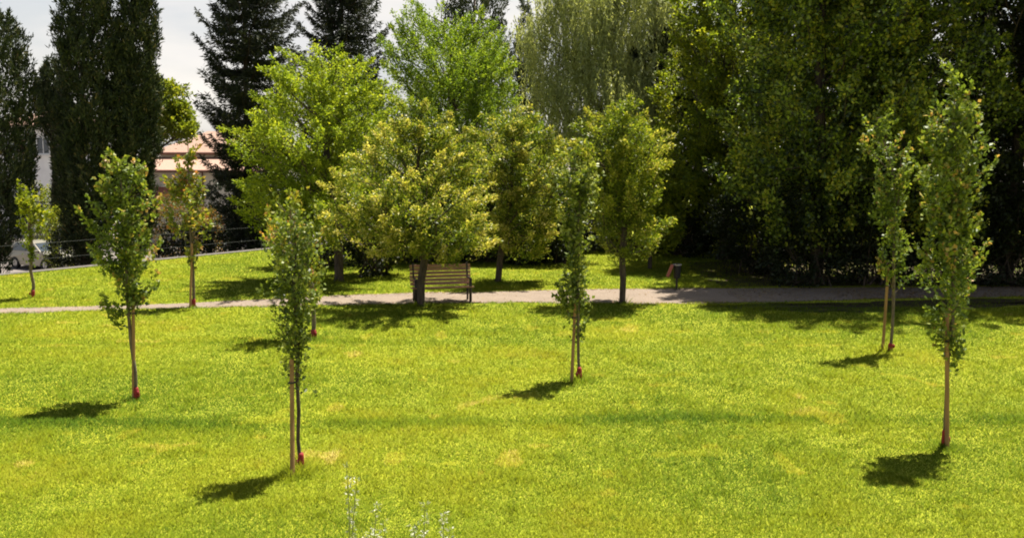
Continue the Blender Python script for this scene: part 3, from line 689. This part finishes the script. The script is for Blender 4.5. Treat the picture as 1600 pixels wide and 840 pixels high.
sapling('narrow dark young tree in mid lawn with low side twigs', 905, 594, [(232, 890, 900), (255, 880, 920), (300, 876, 935), (350, 880, 925), (400, 884, 916), (450, 888, 912), (457, 868, 936), (468, 872, 932), (480, 888, 916), (520, 892, 912), (540, 896, 908)], L_young_d, 230, 36, .08, seed=7, dens=1.35,
        stake=(893, 597, 899, 470), stake_label='stake leaning on the narrow young tree in mid lawn', trunk_r=.03)
sapling('thin upright young tree by the shade line on the right', 1391, 549, [(165, 1366, 1376), (200, 1352, 1390), (245, 1362, 1420), (300, 1370, 1420), (350, 1366, 1420), (400, 1376, 1418), (440, 1378, 1430)], L_young, 220, 40, .085, seed=8,
        stake=(1379, 548, 1388, 420), stake_label='tan stake leaning toward the thin tree by the shade line', trunk_r=.032)
sapling('tallest young tree at the right with ragged pointed crown', 1475, 698, [(98, 1486, 1497), (150, 1478, 1506), (195, 1452, 1520), (250, 1436, 1530), (300, 1440, 1526), (360, 1446, 1530), (420, 1452, 1528), (470, 1458, 1514), (520, 1468, 1512), (562, 1476, 1502)], L_young, 460, 44, .075, seed=9, dens=1.0,
        stake=(1480, 700, 1480, 490), stake_label='stake of the tallest young tree at the right', trunk_r=.026)

# ------------------------------------------------------------------ trees round the path
PG = 'broadleaf trees standing near the path'
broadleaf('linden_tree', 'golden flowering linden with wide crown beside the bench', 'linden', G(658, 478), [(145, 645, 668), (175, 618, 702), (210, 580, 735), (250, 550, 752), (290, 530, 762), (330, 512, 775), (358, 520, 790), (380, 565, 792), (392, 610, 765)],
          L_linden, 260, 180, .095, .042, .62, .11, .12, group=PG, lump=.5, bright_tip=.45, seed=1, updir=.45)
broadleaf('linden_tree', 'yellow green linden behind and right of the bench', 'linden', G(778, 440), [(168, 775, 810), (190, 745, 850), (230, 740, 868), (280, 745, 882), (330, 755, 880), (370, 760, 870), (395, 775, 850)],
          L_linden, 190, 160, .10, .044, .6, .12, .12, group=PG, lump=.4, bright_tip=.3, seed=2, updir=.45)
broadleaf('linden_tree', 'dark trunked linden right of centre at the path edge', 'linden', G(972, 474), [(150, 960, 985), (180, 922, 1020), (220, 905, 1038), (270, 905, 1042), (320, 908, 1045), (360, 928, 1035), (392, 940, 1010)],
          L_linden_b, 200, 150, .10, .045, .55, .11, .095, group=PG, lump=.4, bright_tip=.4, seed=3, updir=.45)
broadleaf('maple_tree', 'large green maple left of the golden linden', 'maple', G(530, 440), [(68, 470, 515), (100, 442, 560), (150, 410, 600), (200, 378, 615), (260, 380, 615), (305, 388, 615), (345, 400, 600), (370, 450, 590)],
          L_maple, 320, 200, .105, .052, .95, .13, .16, group=PG, lump=.42, seed=4, updir=.4)
c = AT(715, 400, 41)
broadleaf('poplar_tree', 'tall bright green tree rising behind the golden linden', 'tree', (c.x, 41, 0), [(0, 645, 685), (25, 632, 735), (58, 605, 805), (100, 590, 812), (150, 585, 822), (200, 590, 828), (260, 600, 830), (330, 620, 800)],
          L_bright, 480, 190, .12, .05, .95, .15, .2, group=PG, lump=.25, seed=5, updir=.8)
c = AT(840, 400, 39)
broadleaf('linden_tree', 'pale green linden crown between the bench linden and the willow', 'linden', (c.x + .3, 39, 0), [(235, 838, 852), (255, 815, 885), (290, 810, 905), (340, 815, 900), (375, 830, 890)],
          L_linden_b, 150, 60, .12, .07, .45, .13, .1, group=PG, seed=11)
broadleaf('linden_tree', 'slim dark tree just left of the litter bin', 'tree', G(1015, 420), [(200, 1000, 1040), (240, 985, 1060), (300, 980, 1075), (350, 985, 1070), (392, 1000, 1050)],
          L_mid, 200, 60, .12, .075, .45, .13, .08, group=PG, seed=6)
c = AT(945, 390, 47)
willow('willow_tree', 'grey green willow with hanging twigs behind the path trees', (c.x, 47, 0), [(-110, 900, 1000), (-50, 860, 1050), (20, 835, 1075), (90, 822, 1085), (170, 826, 1080), (235, 840, 1062), (270, 860, 1040)], 5600)

# ------------------------------------------------------------------ dark wood at the right
WG = 'tall dark trees of the wood on the right'
def wood(label, px, Y, rows, m_, tips=800, per=80, seed=1, name='plane_tree', cat='tree', r=.22, ln=.128, lump=.6, **k):
    c = AT(px, 440, Y); return broadleaf(name, label, cat, (c.x, Y, 0), rows, m_, int(tips * .62), int(per * 2.0), ln, ln * .72, .8, .19, r, group=WG, flat=1.3, lump=lump, seed=seed, **k)  # deep crowns with wide tops out of view, shaped to shade the lawn
wood('yellow green edged tree at the left end of the dark wood', 1130, 39.5, [(-120, 1090, 1180), (-40, 1060, 1240), (40, 1045, 1250), (120, 1035, 1250), (200, 1040, 1250), (280, 1060, 1250), (340, 1090, 1240), (375, 1110, 1220)], L_mid, 800, 75, 21, 'hornbeam_tree')
wood('dark glossy leaved tree second from the left in the wood', 1275, 32.6, [(-380, 1270, 1430), (-270, 1235, 1500), (-150, 1215, 1500), (-40, 1160, 1400), (60, 1150, 1400), (160, 1145, 1400), (250, 1145, 1400), (310, 1160, 1380), (360, 1190, 1350)], L_dark, 1150, 80, 22)
wood('dark tree with sunlit upper leaves behind the thin young tree', 1400, 32.6, [(-320, 1320, 1520), (-230, 1220, 1600), (-130, 1220, 1600), (-20, 1290, 1530), (80, 1290, 1530), (180, 1280, 1530), (260, 1270, 1530), (320, 1290, 1520), (370, 1330, 1490)], L_dark, 1100, 80, 23)
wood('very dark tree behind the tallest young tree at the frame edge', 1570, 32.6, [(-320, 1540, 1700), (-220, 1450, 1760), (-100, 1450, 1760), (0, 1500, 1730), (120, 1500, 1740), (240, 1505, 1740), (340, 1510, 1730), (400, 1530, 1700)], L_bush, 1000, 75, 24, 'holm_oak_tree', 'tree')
wood('unseen tall tree added beyond the right frame edge to shade the lawn', 1740, 31, [(-300, 1680, 1800), (-180, 1590, 1890), (-50, 1610, 1900), (200, 1620, 1880), (400, 1640, 1850)], L_dark, 700, 80, 25)  # out of view, added to cast shade on the right of the lawn
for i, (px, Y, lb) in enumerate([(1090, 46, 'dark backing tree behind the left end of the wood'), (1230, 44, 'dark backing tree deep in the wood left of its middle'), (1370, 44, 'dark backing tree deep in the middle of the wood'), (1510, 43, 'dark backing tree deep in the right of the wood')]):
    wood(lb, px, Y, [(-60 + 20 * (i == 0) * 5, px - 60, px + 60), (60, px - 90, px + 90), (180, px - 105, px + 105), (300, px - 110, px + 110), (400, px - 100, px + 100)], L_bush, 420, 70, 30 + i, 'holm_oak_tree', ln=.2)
# dark evergreen shrubs closing the view behind the lawn
HG = 'dark evergreen shrubs closing the back of the lawn'
names = ['left of the maple trunk', 'right of the maple trunk', 'behind the bench linden trunk', 'behind the bench', 'right of the bench', 'behind the small linden trunk', 'behind the mid lawn young tree', 'left of the path edge linden', 'right of the path edge linden', 'behind the litter bin', 'standing in for shade under the left of the wood', 'standing in for shade under the middle of the wood', 'standing in for shade under the right of the wood', 'standing in for shade behind the tallest young tree', 'standing in for shade at the right frame edge']
spots = [(500, 37.0, 3.4, 3.4), (585, 34.2, 3.0, 3.4), (650, 38.5, 3.6, 3.4), (715, 39, 3.4, 3.2), (770, 38.5, 3.2, 3.5), (820, 38, 3.0, 3.0), (875, 38, 3.0, 3.2), (925, 43, 3.2, 4.0), (985, 43.5, 3.4, 4.2), (1060, 41, 3.6, 4.0), (1185, 35.0, 4.0, 3.2), (1262, 32.0, 3.6, 3.5), (1375, 32.1, 3.8, 3.5), (1490, 32.1, 4.0, 3.6), (1590, 31.9, 3.8, 3.9)]  # those under the wood are added dark plants in place of shade
for (px, Y, w, h), nm in zip(spots, names):
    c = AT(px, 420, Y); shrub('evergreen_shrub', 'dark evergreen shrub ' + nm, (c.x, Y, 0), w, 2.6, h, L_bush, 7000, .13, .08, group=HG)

# ------------------------------------------------------------------ conifers on the left and behind
CG = 'dark cypresses beyond the left edge of the lawn'
def C0(px, Y, z=ZL): c = AT(px, 400, Y); return (c.x, Y, z)
cypress('cypress_tree', 'dark cypress cut by the left frame edge', C0(-5, 41), [(15, -20, 5), (60, -50, 35), (130, -70, 50), (200, -75, 54), (280, -75, 46), (340, -70, 30), (400, -60, 16), (430, -40, 8)], 1300, 34, group=CG)
cypress('cypress_tree', 'left stem of the big twin cypress', C0(130, 43), [(-130, 120, 138), (-60, 108, 158), (0, 102, 172), (60, 92, 180), (140, 96, 182), (220, 94, 184), (300, 98, 182), (360, 106, 170), (395, 116, 148)], 1900, 34, lump=.4, group=CG)
cypress('cypress_tree', 'right stem of the big twin cypress', C0(210, 43.5), [(-120, 202, 218), (-50, 192, 232), (10, 188, 238), (80, 182, 244), (160, 180, 245), (240, 182, 244), (310, 186, 240), (370, 192, 232), (400, 202, 222)], 1600, 34, lump=.4, group=CG)
cypress('juniper_tree', 'small ragged juniper between the left cypress and the twin cypress', C0(84, 50), [(92, 76, 84), (130, 62, 104), (170, 58, 108), (200, 62, 100), (228, 80, 98), (270, 86, 102), (330, 84, 106)], 750, 26, group=CG, material=L_con, cat='juniper', spiky=.4)
cypress('cypress_tree', 'thin cypress spire between the tall bright tree and the willow', C0(820, 52, 0), [(8, 817, 823), (50, 808, 832), (110, 803, 838), (180, 800, 840), (300, 800, 842), (390, 805, 835)], 600, 30, group=CG, trunk_r=.12)
cypress('cypress_tree', 'dark cypress top above the tall bright tree', C0(740, 54, 0), [(-110, 725, 750), (-60, 705, 775), (-10, 695, 790), (40, 690, 795), (120, 690, 795), (250, 695, 790), (380, 705, 775)], 1100, 30, group=CG)
fir('fir_tree', 'dark fir with sweeping boughs left of the maple', C0(392, 48), [(-190, 385, 398), (-120, 360, 425), (-40, 335, 450), (20, 320, 462), (90, 318, 465), (170, 320, 462), (250, 325, 460), (320, 335, 450), (360, 350, 440)], 40, group=CG)
fir('fir_tree', 'dark fir top above the maple crown', C0(540, 52, 0), [(-120, 535, 545), (-60, 510, 570), (0, 485, 595), (50, 472, 602), (120, 465, 610), (220, 465, 610), (330, 480, 600)], 34, group=CG)
c = AT(275, 200, 57)
broadleaf('ash_tree', 'sunlit green tree right of the twin cypress above the house', 'tree', (AT(205, 300, 57).x, 57, ZL), [(118, 248, 268), (140, 235, 288), (165, 230, 298), (195, 232, 305), (215, 240, 300)], L_mid, 220, 60, .17, .11, .5, .17, .14, group=None, seed=41)
# bushes of the street side
def bush(label, px, Y, w, h, m_, z=ZL, n=4500, d=2.0, name='shrub', **k):
    c = AT(px, 420, Y); return shrub(name, label, (c.x, Y, z), w, d, h, m_, n, **k)
bush('round dark bush under the twin cypress', 120, 43.4, 2.1, 3.3, L_bush, n=9000, d=2.0)
bush('green bush behind the small juniper', 80, 57, 2.2, 4.6, L_mid, n=4000)
bush('flat topped clipped hedge catching sun left of the twin cypress', 114, 46, 1.9, 3.6, L_mid, n=9000, d=1.4, box=True)
bush('orange tinted photinia below the terracotta house', 272, 50, 2.4, 4.2, L_photinia, n=5000)
bush('red tipped photinia beside the orange tinted one', 318, 52, 2.0, 3.8, L_photinia, n=4000)
for i, (px, nm) in enumerate([(272, 'nearest the fence end'), (312, 'behind the slender young tree'), (352, 'under the fir'), (392, 'right of the fir trunk')]):
    Yb = 43.6 + i * .75
    bush('low dark reddish hedge shrub ' + nm, px, Yb + 1.0, 1.6, 3.0, L_bush, n=4000, d=1.2, group='low dark hedge beyond the fence')
for i, (px, Y, w, h, nm) in enumerate([(430, 46, 3.0, 5.5, 'behind the reddish young tree'), (470, 48, 3.4, 6.0, 'behind the maple'), (15, 62, 7, 5.5, 'far behind the parked car'), (175, 64, 6, 6.0, 'far behind the twin cypress'), (360, 60, 5, 5.0, 'far behind the fir')]):
    bush('dark street side shrub ' + nm, px, Y, w, h, L_bush, n=5000, ln=.16, wd=.1)

# ------------------------------------------------------------------ weeds in the foreground
def weed(label, px, py, Y, n, spread, seed):
    tp = AT(px, py, Y); root = empty('tall_weed', (tp.x, Y, 0), 0, label, 'weed', 'pale weeds at the bottom edge')
    r = random.Random(seed); mb = MB(); P, D = [], []
    for i in range(n):
        dx = r.uniform(-spread, spread); h = tp.z * (1 if i == 0 else r.uniform(.72, .95)); dy = r.uniform(-.1, .1); bend = r.uniform(-.05, .05)
        if i == 0: dx = 0; dy = 0
        pts = [(dx * f * .9 + bend * math.sin(f * 3), dy * f, h * f) for f in [k / 7 for k in range(8)]]
        mb.tube(pts, [.009 - .006 * k / 7 for k in range(8)], 5)
        for k in range(60):
            f = r.uniform(.08, 1.0); j = min(6, int(f * 7)); a = Vector(pts[j]).lerp(Vector(pts[j + 1]), f * 7 - j); th = r.uniform(0, 6.28)
            o = .012 if f < .8 else .02
            for q in range(3): P.append((a.x + o * math.cos(th), a.y + o * math.sin(th), a.z + r.uniform(-.01, .01))); D.append((math.cos(th) * .8, math.sin(th) * .8, r.uniform(-.1, .7)))
    mb.build('stem', mat('weed_stem', (.2, .22, .08), .7), root)
    leaves('foliage', np.array(P), np.array(D), .038, .016, L_weed, root, U(0, 1, len(P)) ** 1.6)
weed('tallest pale leaved weed stem right of the nearest stake', 540, 722, 9.0, 2, .16, 1)
weed('pale weed with several stems left of bottom centre', 590, 785, 8.6, 4, .22, 2)
weed('pale weed sprig at bottom centre', 664, 786, 8.8, 3, .14, 3)
weed('small pale weed sprig right of bottom centre', 694, 798, 9.2, 2, .1, 4)
